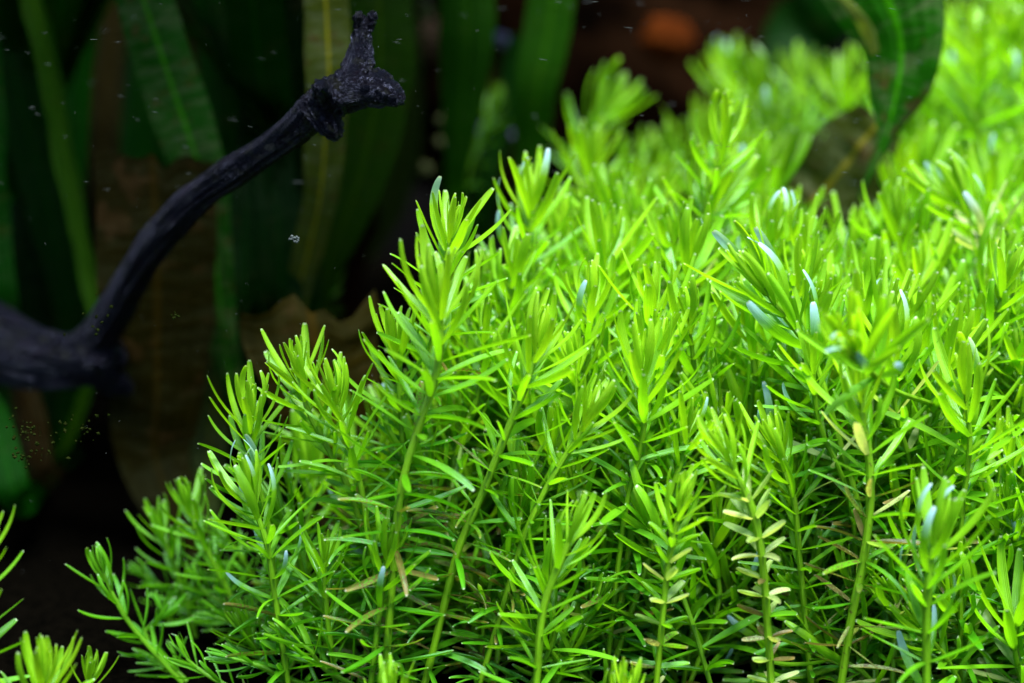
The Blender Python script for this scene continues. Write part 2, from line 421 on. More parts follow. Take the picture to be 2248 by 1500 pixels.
px_blade(p3, [(680, 668, .565, 300), (690, 740, .565, 290), (720, 850, .567, 250), (740, 960, .57, 200)],
         (0.0085, 0.0062, 0.0005), 0.3, top=None, torn=True, wave=0.006, curl=0.08, label="amber brown leaf with curled torn edge")
p4 = ribbon_plant(-0.09, 0.74, "ribbon plant with a mottled yellow green leaf hanging behind the driftwood tip")
px_blade(p4, [(712, -60, .60, 100), (718, 60, .60, 104), (722, 190, .60, 96), (712, 330, .61, 90), (700, 450, .62, 76), (665, 600, .64, 60), (640, 720, .65, 50)],
         YG, 0.95, wave=0.003, label="mottled yellow green leaf with browned edge")
px_blade(p4, [(830, -60, .66, 140), (835, 120, .66, 150), (815, 280, .665, 140), (780, 420, .67, 110), (720, 580, .68, 70), (690, 700, .69, 50)],
         (0.007, 0.022, 0.0005), 0.25, wave=0.002, yaw=.2, label="broad olive green leaf")
px_blade(p4, [(650, -60, .75, 110), (640, 200, .75, 110), (640, 500, .75, 100), (620, 700, .75, 70)], MG, 0.1, yaw=.3)
p5 = ribbon_plant(-0.02, 0.86, "ribbon plant with two tall blurred blades between the driftwood and the orange stone")
px_blade(p5, [(1022, -60, .72, 120), (1024, 80, .72, 122), (1016, 200, .725, 100), (1006, 320, .73, 66), (1000, 430, .74, 46)],
         (0.010, 0.055, 0.001), 0.1, yaw=.1, flen=.12, label="tall straight green blade")
px_blade(p5, [(1225, -80, .72, 110), (1205, 60, .72, 112), (1180, 190, .72, 104), (1168, 320, .73, 80), (1160, 440, .74, 60)],
         (0.011, 0.060, 0.001), 0.1, yaw=-.2, flen=.12, label="tall green blade leaning left")
px_blade(p5, [(1150, 80, .82, 60), (1090, 300, .82, 60), (1060, 430, .82, 60)], MG, 0.2, top=None)
p6 = ribbon_plant(-0.20, 0.72, "ribbon plant with many dark narrow blades at the far left edge")
for sp, c, mm, yw in [
    ([(-10, -60, .70, 130), (40, 200, .70, 130), (100, 420, .70, 120), (140, 600, .70, 90), (160, 760, .70, 60)], DG, .2, .3),
    ([(60, -60, .66, 60), (110, 150, .66, 70), (150, 380, .66, 66), (190, 580, .66, 56), (215, 740, .66, 50)], (0.012, 0.04, 0.002), .15, -.7),
    ([(180, -60, .76, 150), (190, 200, .76, 140), (170, 450, .76, 130), (150, 700, .76, 110)], DG, .1, .1),
    ([(250, -60, .73, 60), (235, 200, .73, 70), (220, 420, .73, 70), (215, 640, .73, 50)], (0.010, 0.008, 0.002), .3, .5),
    ([(-80, -60, .64, 110), (-50, 200, .64, 110), (-30, 500, .64, 100), (0, 700, .64, 90)], DG, .2, .2),
    ([(-40, 860, .62, 60), (0, 960, .60, 70), (40, 1100, .59, 70)], DG, .1, .2),
    ([(45, 830, .66, 60), (70, 940, .66, 70), (90, 1050, .66, 60)], (0.009, 0.005, 0.001), .4, .2),
    ([(20, 300, .8, 110), (30, 600, .8, 110), (60, 900, .8, 90)], DG, .1, .1)]:
    px_blade(p6, sp, c, mm, yaw=yw, wave=0.002, top="float" if sp[0][1] < 0 else None)
p7 = ribbon_plant(-0.14, 0.84, "ribbon plant with dark green blades filling the gap behind the puckered leaf")
for sp, c, mm, yw in [
    ([(410, -60, .80, 90), (420, 200, .80, 100), (425, 500, .80, 90), (420, 700, .80, 60)], (0.010, 0.006, 0.002), .3, .2),
    ([(540, -60, .82, 120), (550, 200, .82, 120), (540, 500, .82, 110), (530, 800, .82, 90)], DG, .1, .1),
    ([(330, 60, .84, 110), (320, 300, .84, 110), (310, 600, .84, 90)], DG, .1, .4),
    ([(690, -60, .85, 120), (670, 300, .85, 120), (650, 600, .85, 100)], MG, .1, .3),
    ([(110, -60, .86, 120), (100, 300, .86, 120), (110, 700, .86, 100)], DG, .1, .1),
    ([(880, -60, .86, 90), (880, 200, .86, 90), (860, 420, .86, 80)], (0.012, 0.02, 0.002), .2, .1)]:
    px_blade(p7, sp, c, mm, yaw=yw, wave=0.002, top="float" if sp[0][1] < 0 else None)
p8 = ribbon_plant(0.165, 0.74, "ribbon plant with one dark wavy edged leaf dipping into the green thicket")
px_blade(p8, [(1930, -80, .60, 300), (1945, -10, .60, 260), (1972, 60, .60, 205), (1979, 120, .601, 172), (1973, 180, .602, 146), (1962, 233, .603, 104), (1950, 285, .604, 46), (1932, 335, .605, 24), (1884, 435, .607, 5)],
         (0.010, 0.085, 0.002), 1.0, top="float", ground=False, fdir=(0.5, 1), flen=.05, wave=0.0035, yaw=0.0, curl=.08, label="dark green leaf with wavy edge and pale blotches")
px_blade(p8, [(1935, 265, .635, 120), (1895, 310, .635, 170), (1845, 375, .635, 200), (1770, 460, .635, 150)], (0.034, 0.045, 0.006), 0.9,
         top=None, ground=False, wave=0.008, yaw=.2, label="decaying brown and green leaf")
px_blade(p8, [(1870, -60, .95, 150), (1800, 30, .95, 150), (1740, 110, .95, 120)], MG, 0.2, top=None)
px_blade(p8, [(1835, -20, .59, 22), (1880, 30, .592, 26), (1905, 70, .597, 30), (1920, 120, .60, 22)], (0.09, 0.14, 0.02), .5, top=None, ground=False)

# unseen blades added along the water surface to shade the left of the tank
def shade_blade(parent, x, y, ang, ln, wd, z):
    f = Vector((math.cos(ang), math.sin(ang), 0)); p0 = Vector((x, y, z))
    pts = [p0 + f * ln * t + Vector((0, 0, 0.003 * math.sin(t * 9 + x * 30))) for t in (0, .3, .6, .85)]
    b = parent.location
    pts.append(Vector((pts[-1].x * .6 + b.x * .4, pts[-1].y * .6 + b.y * .4, z - 0.05)))
    pts.append(Vector((b.x, b.y, 0.15))); pts.append(Vector((b.x, b.y, 0.0)))
    V, UV, F = [], [], []; path = Path(pts, 10); nrow = 40
    for j in range(nrow + 1):
        s = path.len * j / nrow; p, t = path.at(s)
        a = t.cross(Vector((0, 0, 1))); a = a.normalized() if a.length > 0.2 else Vector((0, 1, 0)).cross(t).normalized()
        ww = wd * min(1, 0.2 + j / 5) * (1 if j < 26 else .7)
        for i in range(5):
            V.append(p + a * ((i / 4 - .5) * ww) - b + Vector((0, 0, .002 * abs(i - 2)))); UV.append((i / 4, s / wd))
    for j in range(nrow):
        for i in range(4):
            a0 = j * 5 + i; F.append((a0, a0 + 1, a0 + 6, a0 + 5))
    o = mesh_obj("leaf_or_shade_blade", V, F, M_BLADE, parent, UV); o.color = (*random.choice([DG, MG, DG]), .2)  # out-of-view blade, added to block light
SHADE = True
if SHADE:
    rs = random.Random(3)
    for i in range(36):
        par = [p6, p7, p1, p4][i % 4]
        x = -0.62 + 0.50 * rs.random(); y = 0.50 + 0.6 * rs.random()
        if i % 4 == 3: x = -0.25 + 0.3 * rs.random(); y = 0.72 + 0.35 * rs.random()
        if i % 8 == 0: x = -0.45 + 0.30 * rs.random(); y = 0.33 + 0.2 * rs.random()
        shade_blade(par, x, y, rs.uniform(-0.35, 0.35), rs.uniform(.15, .3), rs.uniform(.022, .034), 0.355 + i * 0.0006)

# ------------------------------------------------------------------ far background pieces
def lump(name, c, r, mat, seed, label, cat, squash=(1, 1, 1), amp=0.35, sub=24):
    V, F = [], []
    for j in range(sub + 1):
        th = math.pi * j / sub
        for i in range(sub * 2):
            ph = math.pi * i / sub
            d = Vector((math.sin(th) * math.cos(ph), math.sin(th) * math.sin(ph), math.cos(th)))
            k = r * (1 + amp * noise.fractal(d * 1.6 + Vector((seed, 0, 0)), 1.0, 2.0, 4))
            V.append((d.x * k * squash[0], d.y * k * squash[1], d.z * k * squash[2]))
    n = sub * 2
    for j in range(sub):
        for i in range(n):
            F.append((j * n + i, (j + 1) * n + i, (j + 1) * n + (i + 1) % n, j * n + (i + 1) % n))
    o = mesh_obj(name, V, F, mat); o.location = c; tag(o, label, cat); return o
def twig(name, line, mat, label, cat="driftwood"):
    V, F, _ = tube_mesh([a for a, _ in line], [r for _, r in line], 12, 6)
    c = line[0][0]
    V = [v + 0.0015 * noise.noise_vector(v * 90) - c for v in V]
    o = mesh_obj(name, V, F, mat); o.location = c; tag(o, label, cat); return o
lump("brown_stone", P(1330, 210, 1.12), .085, M_BROWN, 1.0, "dark reddish brown stone mound in the far blurred background", "stone", (1.6, .6, .9))
lump("brown_stone", P(1560, 60, 1.16), .06, M_BROWN, 5.0, "dark brown stone behind the orange pebble at the top", "stone", (1.3, .6, 1))
lump("orange_pebble", P(1465, 88, .98), .0135, M_ORANGE, 2.0, "blurred orange pebble glowing in the upper background", "stone", (1.1, 1, 1), .15)
lump("tan_stone", P(935, 92, .95), .012, M_TAN, 3.0, "small tan stone blurred right of the driftwood tip", "stone", (1.2, 1, 1), .2)
twig("pale_twig", [W(1070, 75, .86, 22), W(1105, 92, .86, 38), W(1140, 104, .86, 38), W(1162, 116, .86, 20)], M_LILAC, "short pale lilac twig between the two tall blades")
twig("pale_twig", [W(1035, 285, .86, 16), W(1070, 278, .86, 26), W(1110, 290, .86, 30), W(1138, 300, .86, 16)], M_LILAC, "second shorter lilac twig below the first, beside the leaning blade")
twig("brown_root", [W(985, -60, 1.0, 60), W(930, 160, .95, 60), W(880, 330, .90, 64), W(810, 480, .86, 60), W(770, 640, .84, 60), W(760, 800, .83, 60)], M_BROWN,
     "slanting dark reddish brown root behind the tall crowns", "driftwood")
for i, (a, b) in enumerate([(968, 265), (965, 312), (935, 372), (930, 25)]):
    lump("pale_snail", P(a, b, .80), (.0022, .0022, .0030, .0040)[i], M_CREAM, 7.0 + i,
         ["upper cream dot beside the straight blade", "lower cream dot beside the straight blade", "oblong cream fleck below the two cream dots", "pale grey dot near the top edge right of the driftwood"][i],
         "snail", (1, 1, 1.2), .2, 8)

# ------------------------------------------------------------------ stem plants
def leaf_mesh(bend, twist, side, halfw, vfold=0.18, vend=1.0):
    vv = [0, .08, .2, .34, .48, .62, .74, .84, .92, .975, 1.0]
    ww = [.48, .62, .84, .97, 1.0, .97, .89, .79, .68, .52, .30]
    V, UV, F = [], [], []
    x0 = y0 = z0 = 0.0; prev = 0
    P_ = []
    for k, v in enumerate(vv):
        dv = v - prev; prev = v
        th = bend * (v ** 1.9)
        ph = side * v
        x0 += dv * math.sin(ph); y0 += dv * math.cos(th) * math.cos(ph); z0 += dv * math.sin(th)
        tw = twist * v; hw = halfw * ww[k]
        n_ = Vector((0, -math.sin(th), math.cos(th))); a = Vector((math.cos(ph), -math.sin(ph) * math.cos(th), 0))
        a2 = a * math.cos(tw) + n_ * math.sin(tw); n2 = n_ * math.cos(tw) - a * math.sin(tw)
        c = Vector((x0, y0, z0))
        for i, u in enumerate((-1, -.5, 0, .5, 1)):
            tip = -0.012 * (1 if (k == 10 and i == 2) else 0)
            V.append(c + a2 * (u * hw) + n2 * (hw * vfold * (abs(u) ** 1.3 * 2 - .5 * (i == 2))) + Vector((0, tip, 0)))
            UV.append(((u + 1) / 2, v))
    for k in range(10):
        for i in range(4):
            a0 = k * 5 + i; F.append((a0, a0 + 1, a0 + 6, a0 + 5))
    me = bpy.data.meshes.new("leaf"); me.from_pydata(V, [], F)
    me.polygons.foreach_set("use_smooth", [True] * len(F))
    lay = me.uv_layers.new(name="UVMap"); idx = np.empty(len(me.loops), dtype=np.int32); me.loops.foreach_get("vertex_index", idx)
    lay.data.foreach_set("uv", np.asarray(UV, dtype=np.float32)[idx].ravel())
    me.materials.append(M_LEAF); me.update(); return me
rl = random.Random(11)
LM_UP = [leaf_mesh(rl.uniform(.1, 1.25), rl.uniform(-.35, .35), rl.uniform(-.22, .22), rl.uniform(.048, .066), rl.uniform(.1, .3)) for _ in range(20)]
LM_MID = [leaf_mesh(rl.uniform(-.25, .55), rl.uniform(-.5, .5), rl.uniform(-.3, .3), rl.uniform(.044, .060), rl.uniform(.1, .3)) for _ in range(14)]
LM_LOW = [leaf_mesh(rl.uniform(-.9, .35), rl.uniform(-.9, .9), rl.uniform(-.4, .4), rl.uniform(.042, .060), rl.uniform(.1, .45)) for _ in range(16)]
LM_BLUE = [leaf_mesh(rl.uniform(.8, 1.35), rl.uniform(-.3, .3), rl.uniform(-.15, .15), rl.uniform(.055, .066), .1) for _ in range(6)]  # strongly bent leaves that carry the painted blue tip highlight
LM_SHORT = [leaf_mesh(rl.uniform(-.5, .6), rl.uniform(-.4, .4), rl.uniform(-.2, .2), rl.uniform(.10, .135), rl.uniform(.2, .5)) for _ in range(8)]

YOUNG = Vector((0.26, 0.50, 0.010)); MIDC = Vector((0.155, 0.42, 0.006)); DEEP = Vector((0.062, 0.29, 0.004)); PALE = Vector((0.46, 0.56, 0.22))
N_LEAVES = 0
SGROUP = "stem plants of the lime green thicket"
def stem_plant(pts, label, L=0.0155, sp=0.0056, maxs=9.9, k=4, wear=0.15, spread=1.0, cool=0.0, pale=0.0, short_after=9.9, rs=None, rad=0.00095, group=SGROUP, crown=1.0, blue=0.02, up=0.14):
    rb = random.Random(int(abs(pts[0].z * 1e5)))
    """pts world, tip first, base last"""
    global N_LEAVES
    r = rs or random.Random(int(abs(pts[0].x * 1e5)) + int(pts[0].y * 1e4))
    path = Path(pts, 8)
    root = empty("stem_plant", pts[-1]); tag(root, label, "stem plant", group)
    base = pts[-1]
    # stem
    V, UV, F = [], [], []
    st = 0.0; S = []
    while st < path.len: S.append(st); st += 0.0035
    S.append(path.len - 1e-6); seg = 8
    nodes = []; s = 0.0010; i = 0
    while s < path.len - 0.002 and s < maxs:
        nodes.append(s)
        s += sp * min(1.0, 0.20 + 0.115 * i) * r.uniform(.85, 1.15); i += 1
    for j, s_ in enumerate(S):
        p, t = path.at(s_)
        a = t.cross(Vector((0.3, 1, 0))).normalized(); b = a.cross(t)
        rr = .76 * rad * min(1.15, 0.45 + s_ / 0.02)
        nd = min((abs(s_ - q) for q in nodes), default=1)
        if nd < 0.0018: rr *= 1.13
        for q in range(seg):
            th = 2 * math.pi * q / seg
            V.append(p + (a * math.cos(th) + b * math.sin(th)) * rr - base); UV.append((q / seg, s_ * 100))
    for j in range(len(S) - 1):
        for q in range(seg):
            a0 = j * seg + q; a1 = j * seg + (q + 1) % seg; F.append((a0, a1, a1 + seg, a0 + seg))
    so = mesh_obj("stem", V, F, M_STEM, root, UV)
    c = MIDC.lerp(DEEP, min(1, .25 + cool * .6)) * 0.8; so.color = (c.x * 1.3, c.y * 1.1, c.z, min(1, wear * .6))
    az = r.uniform(0, 6.28)
    tipT = path.at(0.004)[1]
    for i, s_ in enumerate(nodes):
        p, t = path.at(s_); t = -t                        # towards the tip
        kk = k if i > 1 else max(2, k)
        az += math.pi / kk + r.uniform(-.15, .15)
        a = t.cross(Vector((0.2, 1, 0.1))).normalized(); b = a.cross(t).normalized()
        age = min(1.0, s_ / 0.055)
        ang0 = math.radians(9 + 60 * (1 - math.exp(-i / 5.0)) + 18 * age) * spread
        for q in range(kk):
            if i > 9 and r.random() < 0.03 + 0.12 * age * (wear + .2): continue      # lost leaves
            ph = az + 2 * math.pi * q / kk + r.uniform(-.12, .12)
            ang = ang0 + r.uniform(-.13, .13) * (1 + age)
            radv = a * math.cos(ph) + b * math.sin(ph)
            d = (t * math.cos(ang) + radv * math.sin(ang)).normalized()
            if i > (5 if up < .3 else 0): d = (d + Vector((0, 0, up * (1 - age)))).normalized()
            n_ = (t - d * t.dot(d))
            if n_.length < .02: n_ = -radv
            n_ = n_.normalized(); x_ = d.cross(n_).normalized()
            roll = r.uniform(-.35, .35) * (.5 + age)
            x2 = x_ * math.cos(roll) + n_ * math.sin(roll); n2 = x2.cross(d)
            ln = 1.36 * L * (0.42 + 0.60 * min(1, i / 3.2)) * (1 - .28 * age) * r.uniform(.82, 1.12) * crown
            short = s_ > short_after
            if short: ln *= .58
            wv = r.uniform(.85, 1.15)
            if short: lm = LM_SHORT
            elif i < 6: lm = LM_UP
            elif age < .6: lm = LM_MID
            else: lm = LM_LOW
            o = bpy.data.objects.new("leaf", r.choice(lm)); col.objects.link(o); o.parent = root
            q0 = p + radv * rad * .7 - base
            o.matrix_basis = Matrix(((x2.x * ln * wv, d.x * ln, n2.x * ln, q0.x), (x2.y * ln * wv, d.y * ln, n2.y * ln, q0.y),
                                     (x2.z * ln * wv, d.z * ln, n2.z * ln, q0.z), (0, 0, 0, 1)))
            y = min(1, s_ / 0.016)
            cc = YOUNG.lerp(MIDC, y) if y < 1 else MIDC.lerp(DEEP, min(1, (s_ - .016) / .05))
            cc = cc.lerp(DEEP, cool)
            if pale and r.random() < pale and i > 5: cc = cc.lerp(PALE, r.uniform(.4, 1.0))
            cc = cc * r.uniform(.85, 1.15)
            wr = 0.02 + wear * age * r.uniform(0, 1.6)
            if i > 9 and r.random() < wear * .35: wr = r.uniform(.6, 1)
            o.color = (cc.x, cc.y, cc.z, min(1, wr)); N_LEAVES += 1
            if 1 <= i <= 11 and rb.random() < blue * (1.2 - .1 * i): o.pass_index = 1; o.data = rb.choice(LM_BLUE)  # index switches on the painted tip highlight
    return root

def hero_pts(spec, y0, dy=0.0, bx=None):
    """spec: (px, py) tip first, at world depth y0; last point carried on to the soil"""
    n = len(spec); pts = [P(a, b, y0 + dy * i / max(1, n - 1)) for i, (a, b) in enumerate(spec)]
    d = (pts[-1] - pts[-2]).normalized(); p = pts[-1]
    if p.z > 0.01:
        if d.z > -0.5: d = (d + Vector((0, 0, -1.2))).normalized()
        f = p.z / -d.z; f = min(f, p.z * 1.6)
        e = p + d * f; e.z = 0.0
        m = p.lerp(e, .5); m.z = p.z * .5
        pts += [m, e]
    return pts

H = []   # (tip px, landmark phrase)
def hero(spec, y0, mark, label, dy=0.0, **kw):
    stem_plant(hero_pts(spec, y0, dy), label, **kw); H.append((spec[0][0], spec[0][1], mark))

hero([(553, 905), (550, 960), (560, 1040), (585, 1130), (600, 1250)], .475, "the detached crown at the thicket's upper left", "leftmost raised lime crown standing clear against the dark, above a blue tipped one", L=.0155, cool=.25)
hero([(655, 815), (668, 880), (700, 950), (760, 1060), (800, 1180)], .48, "the crown in front of the amber leaf", "bright stem crown leaning left in front of the amber brown leaf", L=.0155, cool=.15)
hero([(735, 860), (742, 900), (765, 970), (790, 1060), (810, 1180)], .472, "the paired crown beside the amber leaf", "second crown just right of the one before the amber brown leaf", L=.0150, cool=.15)
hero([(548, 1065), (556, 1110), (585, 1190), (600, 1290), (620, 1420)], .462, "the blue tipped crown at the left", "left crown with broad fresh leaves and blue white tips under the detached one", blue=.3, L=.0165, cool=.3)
hero([(992, 505), (972, 600), (950, 740), (925, 880), (890, 1040)], .485, "the tall rear crown in the middle", "tall crown whose pale tips reach highest left of centre", L=.0165, wear=.3)
hero([(965, 650), (968, 740), (955, 830), (915, 950), (880, 1080), (865, 1240), (850, 1420)], .452, "the big feathery crown left of centre", "big soft focused feathery crown in front of the tall pale tipped one", L=.0190, wear=.5, rad=.0012)
hero([(868, 745), (872, 810), (880, 900), (885, 1000)], .485, "the narrow crown at the dark edge", "narrow green crown against the dark just left of the big feathery one", L=.0145, cool=.15, wear=.4)
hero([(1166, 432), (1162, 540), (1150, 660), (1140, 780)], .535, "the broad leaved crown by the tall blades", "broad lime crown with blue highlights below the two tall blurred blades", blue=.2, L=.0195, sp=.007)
hero([(1185, 745), (1170, 800), (1140, 880), (1100, 980), (1060, 1080), (1005, 1210), (970, 1350)], .462, "the blue tipped crown in the centre", "centre crown with a clear blue tip on a long stem slanting down left", L=.0165, wear=.45, rad=.0012)
hero([(1300, 660), (1295, 740), (1285, 830), (1270, 920)], .495, "the hazy crown right of centre", "pale crown with two small blue tips just behind the centre", L=.0165)
hero([(1445, 760), (1430, 830), (1420, 920), (1410, 1020), (1395, 1120)], .475, "the long feathered crown", "tall feather shaped crown with an upright fan of narrow leaves right of centre", L=.0175, sp=.0068, rad=.0012)
hero([(1592, 285), (1580, 360), (1560, 450), (1530, 540), (1500, 640)], .545, "the spiky crown under the orange pebble", "tall spiky crown with thin yellow edged leaves standing below the orange pebble", L=.0165, sp=.007, wear=.4)
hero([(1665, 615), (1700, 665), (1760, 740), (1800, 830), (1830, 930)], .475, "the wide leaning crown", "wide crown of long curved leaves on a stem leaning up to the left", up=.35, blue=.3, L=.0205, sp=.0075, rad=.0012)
hero([(1292, 905), (1275, 950), (1235, 1010), (1190, 1090), (1150, 1180), (1105, 1330)], .462, "the compact crown with a yellow heart", "compact crown with a yellow heart on a stem slanting down left", L=.0140, cool=.05)
hero([(1262, 1150), (1245, 1200), (1215, 1270), (1190, 1350), (1180, 1470)], .440, "the open crown at the bottom centre", "open crown at the bottom centre with few long well spaced leaves", L=.0150, sp=.0085, cool=.25, wear=.35, rad=.0012, k=3)
hero([(1868, 775), (1910, 815), (1965, 858), (2040, 885), (2105, 908), (2150, 950), (2175, 1050)], .425, "the blurred near crown at the right", "large blurred near crown at the right on a pale bent stem", dy=.10, up=0.9, blue=.08, maxs=.032, L=.0185, sp=.007, rad=.0009)
hero([(1890, 850), (1895, 930), (1908, 1010), (1910, 1110), (1895, 1230), (1870, 1350), (1850, 1480)], .450, "the tall fish bone stem at the right", "tall straight stem with worn herringbone leaves beneath the blurred near crown", L=.0160, sp=.0062, wear=.75, pale=.35, rad=.0013)
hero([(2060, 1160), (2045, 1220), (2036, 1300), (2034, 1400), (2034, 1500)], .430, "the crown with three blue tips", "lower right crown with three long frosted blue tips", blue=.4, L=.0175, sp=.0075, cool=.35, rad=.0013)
hero([(1590, 985), (1610, 1030), (1645, 1100), (1668, 1190), (1680, 1300), (1690, 1450)], .445, "the whitish leaved stem", "worn stem with whitish stubby leaves and a brown joint", L=.0135, sp=.0058, wear=.55, pale=.9, short_after=.016, rad=.0012)
hero([(1500, 1090), (1488, 1140), (1470, 1220), (1458, 1320), (1446, 1450)], .443, "the stubby leaved stem", "slender stem with short pale horizontal leaves left of the whitish one", L=.0125, sp=.0062, wear=.5, pale=.5, short_after=.012)
hero([(1515, 930), (1500, 1000), (1470, 1090)], .470, "the crown below the feathered one", "upright crown with two blue tips below and right of the long feathered one", L=.0150)
hero([(1700, 970), (1720, 1030), (1745, 1110), (1755, 1220)], .462, "the fresh crown right of the whitish stem", "fresh yellow green crown standing just right of the whitish leaved stem", L=.0145)
hero([(222, 1240), (240, 1290), (285, 1370), (345, 1440), (400, 1500)], .485, "the lone leaning sprig", "lone dim sprig leaning left into the dark on a bare stem", rad=.0008, L=.0115, sp=.0085, cool=.8, k=3, wear=.1)
hero([(100, 1480), (96, 1530), (90, 1600)], .425, "the corner crown", "bright crown cut by the bottom edge in the lower left corner", L=.0150, cool=.15)
hero([(-50, 1190), (-60, 1300), (-70, 1420)], .430, "the sprig at the left edge", "stem cut off by the left edge with only its leaf tips showing", L=.0150, sp=.007, cool=.2, wear=.3)
hero([(348, 1150), (365, 1200), (400, 1290), (430, 1400)], .52, "the dim crown beside the lone sprig", "small dim crown between the lone leaning sprig and the thicket", L=.0120, sp=.007, cool=.7)
hero([(412, 1095), (430, 1160), (470, 1240), (520, 1340)], .51, "the small twin crown at the dark edge", "small blunt leaved crown on the thicket's dark left edge", L=.0120, cool=.6)
hero([(860, 1500), (858, 1560)], .425, "the little crown on the bottom edge", "little crown poking up at the bottom edge left of centre", L=.0110, cool=.3)
hero([(1368, 1500), (1366, 1560)], .425, "the pale tuft on the bottom edge", "little pale tuft poking up at the bottom edge right of centre", L=.0110, pale=.5)
hero([(716, 1215), (712, 1270), (720, 1370), (735, 1480)], .465, "the slim lower left sprig", "slim upright sprig in front of the shaded lower left stems", L=.0120, cool=.5, wear=.4)
hero([(850, 1200), (848, 1240), (835, 1330), (820, 1450)], .452, "the speckled sprig", "algae speckled sprig in front of the big feathery crown's stem", L=.0135, cool=.5, wear=.8)
hero([(530, 1370), (552, 1410), (600, 1480)], .475, "the low leaning sprig", "low sprig leaning left beneath the blue tipped left crown", L=.0110, cool=.6)
hero([(1325, 1300), (1300, 1350), (1260, 1400), (1230, 1480)], .465, "the small sprig behind the open crown", "small sprig emerging right of the open bottom crown", L=.0110, cool=.5, sp=.007)
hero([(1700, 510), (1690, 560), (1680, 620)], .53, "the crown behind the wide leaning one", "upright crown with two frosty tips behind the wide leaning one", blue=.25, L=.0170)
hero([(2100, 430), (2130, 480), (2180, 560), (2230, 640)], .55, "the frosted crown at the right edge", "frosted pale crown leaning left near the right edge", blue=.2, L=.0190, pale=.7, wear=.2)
hero([(2150, 110), (2150, 220), (2140, 340)], .66, "the tall blurred crown in the top right", "tallest blurred crown rising beside the dark wavy leaf", L=.0230, crown=1.1)
hero([(1660, 200), (1670, 300), (1680, 400)], .72, "the left blurred crown of the far row", "blurred crown with a pale blue tip in the far row left of the wavy leaf", L=.0210)
hero([(1850, 200), (1850, 300), (1840, 400)], .73, "the right blurred crown of the far row", "blurred bright crown in the far row next to the wavy leaf", L=.0210)
hero([(1335, 230), (1290, 300), (1270, 400), (1260, 500)], .69, "the blurred crown before the brown stone", "blurred lone crown leaning right before the brown stone mound", L=.0210, cool=.25, sp=.008)
hero([(1300, 350), (1290, 430), (1280, 520)], .62, "the soft crown behind the broad leaved one", "soft blurred crown just behind and right of the broad leaved one", L=.0180)
hero([(1092, 200), (1060, 290), (1030, 370), (1010, 460)], .76, "the dim wavy sprig between the tall blades", "dim thin sprig curving up between the two tall blades", L=.0100, sp=.012, cool=.4)
hero([(712, 610), (700, 660), (690, 720)], .70, "the tiny blurred sprig under the driftwood", "tiny blurred bright sprig standing alone under the driftwood branch", L=.0110, cool=.6)
hero([(200, 1475), (190, 1540)], .47, "the blurred tuft by the corner crown", "dim blurred tuft just right of the corner crown", L=.0110, cool=.4)

# ---- the rest of the thicket
TIPY = [(-40, .86), (0, .82), (150, .735), (300, .65), (450, .575), (600, .53), (800, .495), (1000, .465), (1200, .455), (1500, .45)]
def tipy(py):
    for (a, ya), (b, yb) in zip(TIPY, TIPY[1:]):
        if py <= b: return ya + (yb - ya) * (py - a) / (b - a)
    return .45
# upper edge of the fill, pixels
EDGE = [(330, 1330), (420, 1180), (500, 1120), (620, 1050), (700, 960), (800, 920), (880, 860), (950, 760), (1010, 640), (1080, 600), (1150, 560),
        (1250, 480), (1350, 430), (1450, 430), (1550, 400), (1640, 300), (1760, 240), (1880, 240), (2050, 60), (2200, 20), (2400, 60)]
def edge(px):
    if px <= EDGE[0][0]: return 2000
    for (a, ya), (b, yb) in zip(EDGE, EDGE[1:]):
        if px <= b: return ya + (yb - ya) * (px - a) / (b - a)
    return 60
rf = random.Random(21)
taken = [(h[0], h[1]) for h in H]; fill = []
tries = 0
while tries < 14000 and len(fill) < 225:
    tries += 1
    px = rf.uniform(330, 2380); py = rf.uniform(20, 1420)
    if py < edge(px): continue
    if py > 1120 and rf.random() < .75: continue
    if 1760 < px < 1960 and 230 < py < 500: continue                 # the decaying leaf shows here
    y = tipy(py) + rf.uniform(-.035 if 420 < py < 850 else 0.0, .035)
    if px < 1100: y = max(y, .485 + rf.uniform(0, .05))
    md = 47 * .48 / y * (1.0 if py < 900 else 1.35)
    if any((px - a) ** 2 + ((py - b) * .75) ** 2 < md * md for a, b in taken): continue
    if any(abs(px - a) < 60 and -50 < b - py < 10 and False for a, b in taken): continue
    taken.append((px, py)); fill.append((px, py, y))
fill += [(1400, 375, .70), (1475, 335, .72), (1545, 285, .73), (1440, 440, .66), (1755, 170, .77), (1990, 300, .70), (2060, 150, .74), (2235, 90, .66), (1705, 290, .70),
         (1600, 150, .80), (300, 1250, .53), (352, 1330, .50), (430, 1265, .51), (470, 1190, .53), (400, 1425, .47), (490, 1440, .46), (330, 1445, .49), (640, 1400, .46), (272, 1390, .55), (455, 1350, .50)]
fill.sort(key=lambda f: f[2])
used = {}
def direction(dx, dy):
    a = math.degrees(math.atan2(-dy, dx)) % 360
    return ["to the right of", "above and right of", "above", "above and left of", "to the left of", "below and left of", "below", "below and right of"][int((a + 22.5) // 45) % 8]
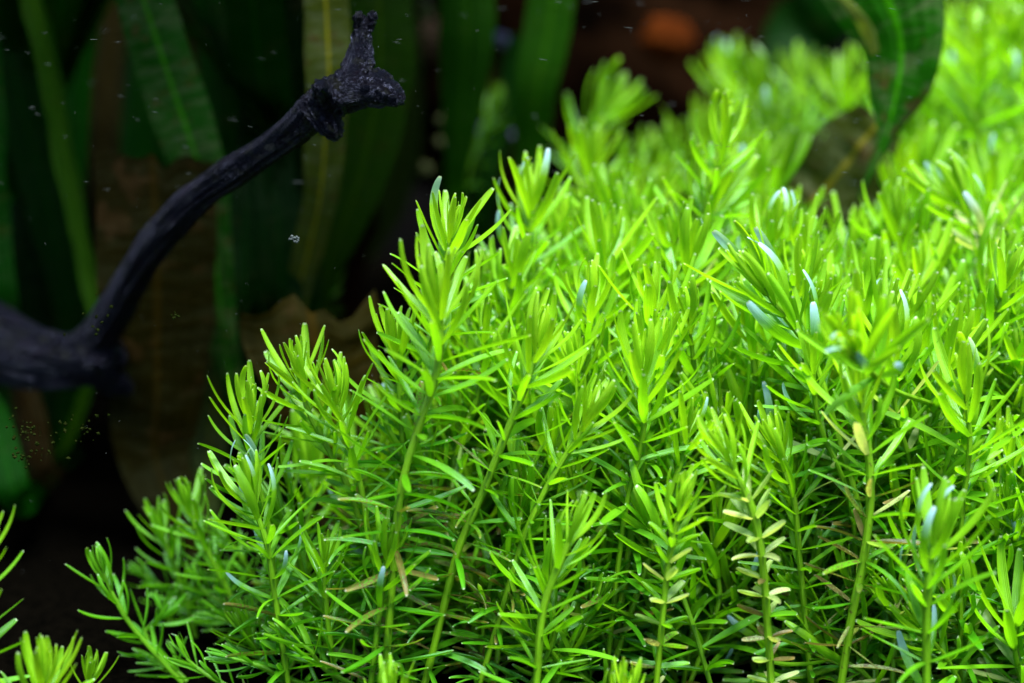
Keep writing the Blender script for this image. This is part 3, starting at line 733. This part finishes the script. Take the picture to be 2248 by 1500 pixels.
for px, py, y in fill:
    near = sorted(H, key=lambda h: (h[0] - px) ** 2 + (h[1] - py) ** 2)
    qual = "small shaded" if py > 1100 else ("blurred bright" if y > .6 else ("soft lime" if y > .53 else "lime green"))
    lab = None
    for h in near[:32]:
        c = "%s stem plant %s %s" % (qual, direction(px - h[0], py - h[1]), h[2])
        if c not in used: lab = c; break
    if lab is None:
        lab = "%s stem plant crowded around %s" % (qual, near[0][2])
    used[lab] = 1
    tip = P(px, py, y)
    lean = rf.uniform(-.018, .026) if px > 800 else rf.uniform(.0, .035)
    b = Vector((tip.x + lean, y + rf.uniform(-.01, .02), 0))
    m = tip.lerp(b, .45); m.x += rf.uniform(-.007, .007); m.z = tip.z * .55
    m0 = tip.lerp(m, .4); m0.x += rf.uniform(-.003, .003)
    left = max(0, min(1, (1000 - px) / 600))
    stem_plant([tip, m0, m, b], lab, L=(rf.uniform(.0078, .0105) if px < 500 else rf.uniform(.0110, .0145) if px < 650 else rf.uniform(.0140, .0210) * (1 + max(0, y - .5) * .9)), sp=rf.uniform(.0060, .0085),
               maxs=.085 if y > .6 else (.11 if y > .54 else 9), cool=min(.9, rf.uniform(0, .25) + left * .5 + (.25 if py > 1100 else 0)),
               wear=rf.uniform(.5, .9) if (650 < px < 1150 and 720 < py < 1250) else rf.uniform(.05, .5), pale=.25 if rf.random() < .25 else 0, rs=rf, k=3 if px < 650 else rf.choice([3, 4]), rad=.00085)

# ------------------------------------------------------------------ specks drifting in the water
def flecks(name, items, mat, label):
    V, F = [], []
    for c, rad, elong, d in items:
        o_ = len(V)
        a = d.normalized(); b = a.cross(Vector((0.1, 0.2, 1))).normalized(); e = a.cross(b)
        for v in (a * rad * elong, -a * rad * elong, b * rad, -b * rad, e * rad, -e * rad): V.append(c + v)
        for f in ((0, 2, 4), (2, 1, 4), (1, 3, 4), (3, 0, 4), (2, 0, 5), (1, 2, 5), (3, 1, 5), (0, 3, 5)): F.append(tuple(i + o_ for i in f))
    o = mesh_obj(name, V, F, mat, smooth=False); tag(o, label, "debris", None, "stuff"); return o
rp = random.Random(5); items = []
for i in range(420):
    px = rp.uniform(0, 2248); py = rp.uniform(0, 1) ** 1.3 * 1300
    if px > 1000 and py > 500: continue
    y = rp.uniform(.40, .56)
    fib = rp.random() < .45 and py < 420
    items.append((P(px, py, y), rp.uniform(.00005, .00012) if not fib else rp.uniform(.00004, .00007), rp.uniform(14, 26) if fib else rp.uniform(1, 1.8),
                  Vector((1, rp.uniform(-.5, .5), rp.uniform(-.25, .1))) if fib else Vector((rp.random(), rp.random(), rp.random() + .1))))
for i in range(14):
    items.append((P(648 + rp.gauss(0, 6), 525 + rp.gauss(0, 3), .48), .0004, 1.6, Vector((rp.gauss(0, 1), rp.gauss(0, 1), rp.gauss(0, 1) + .1))))
flecks("suspended_specks", items, M_FLECK, "fine pale specks and fibres drifting in the dark water")
items = []
for cx, cy, n, sx, sy in [(110, 960, 30, 60, 45), (190, 930, 12, 30, 25), (45, 940, 22, 35, 30), (215, 700, 14, 40, 40), (60, 1000, 20, 30, 20), (385, 695, 6, 10, 6)]:
    for i in range(n):
        items.append((P(cx + rp.gauss(0, sx * .6), cy + rp.gauss(0, sy * .6), .47 + rp.gauss(0, .004)), rp.uniform(.0002, .0006), rp.uniform(1, 1.6), Vector((rp.gauss(0, 1), .2, rp.gauss(0, 1)))))
flecks("algae_flecks", items, M_ALGAE, "loose olive algae flecks hanging below the driftwood at the left")
print("LEAVES", N_LEAVES, "FILL", len(fill), "OBJ", len(bpy.data.objects))
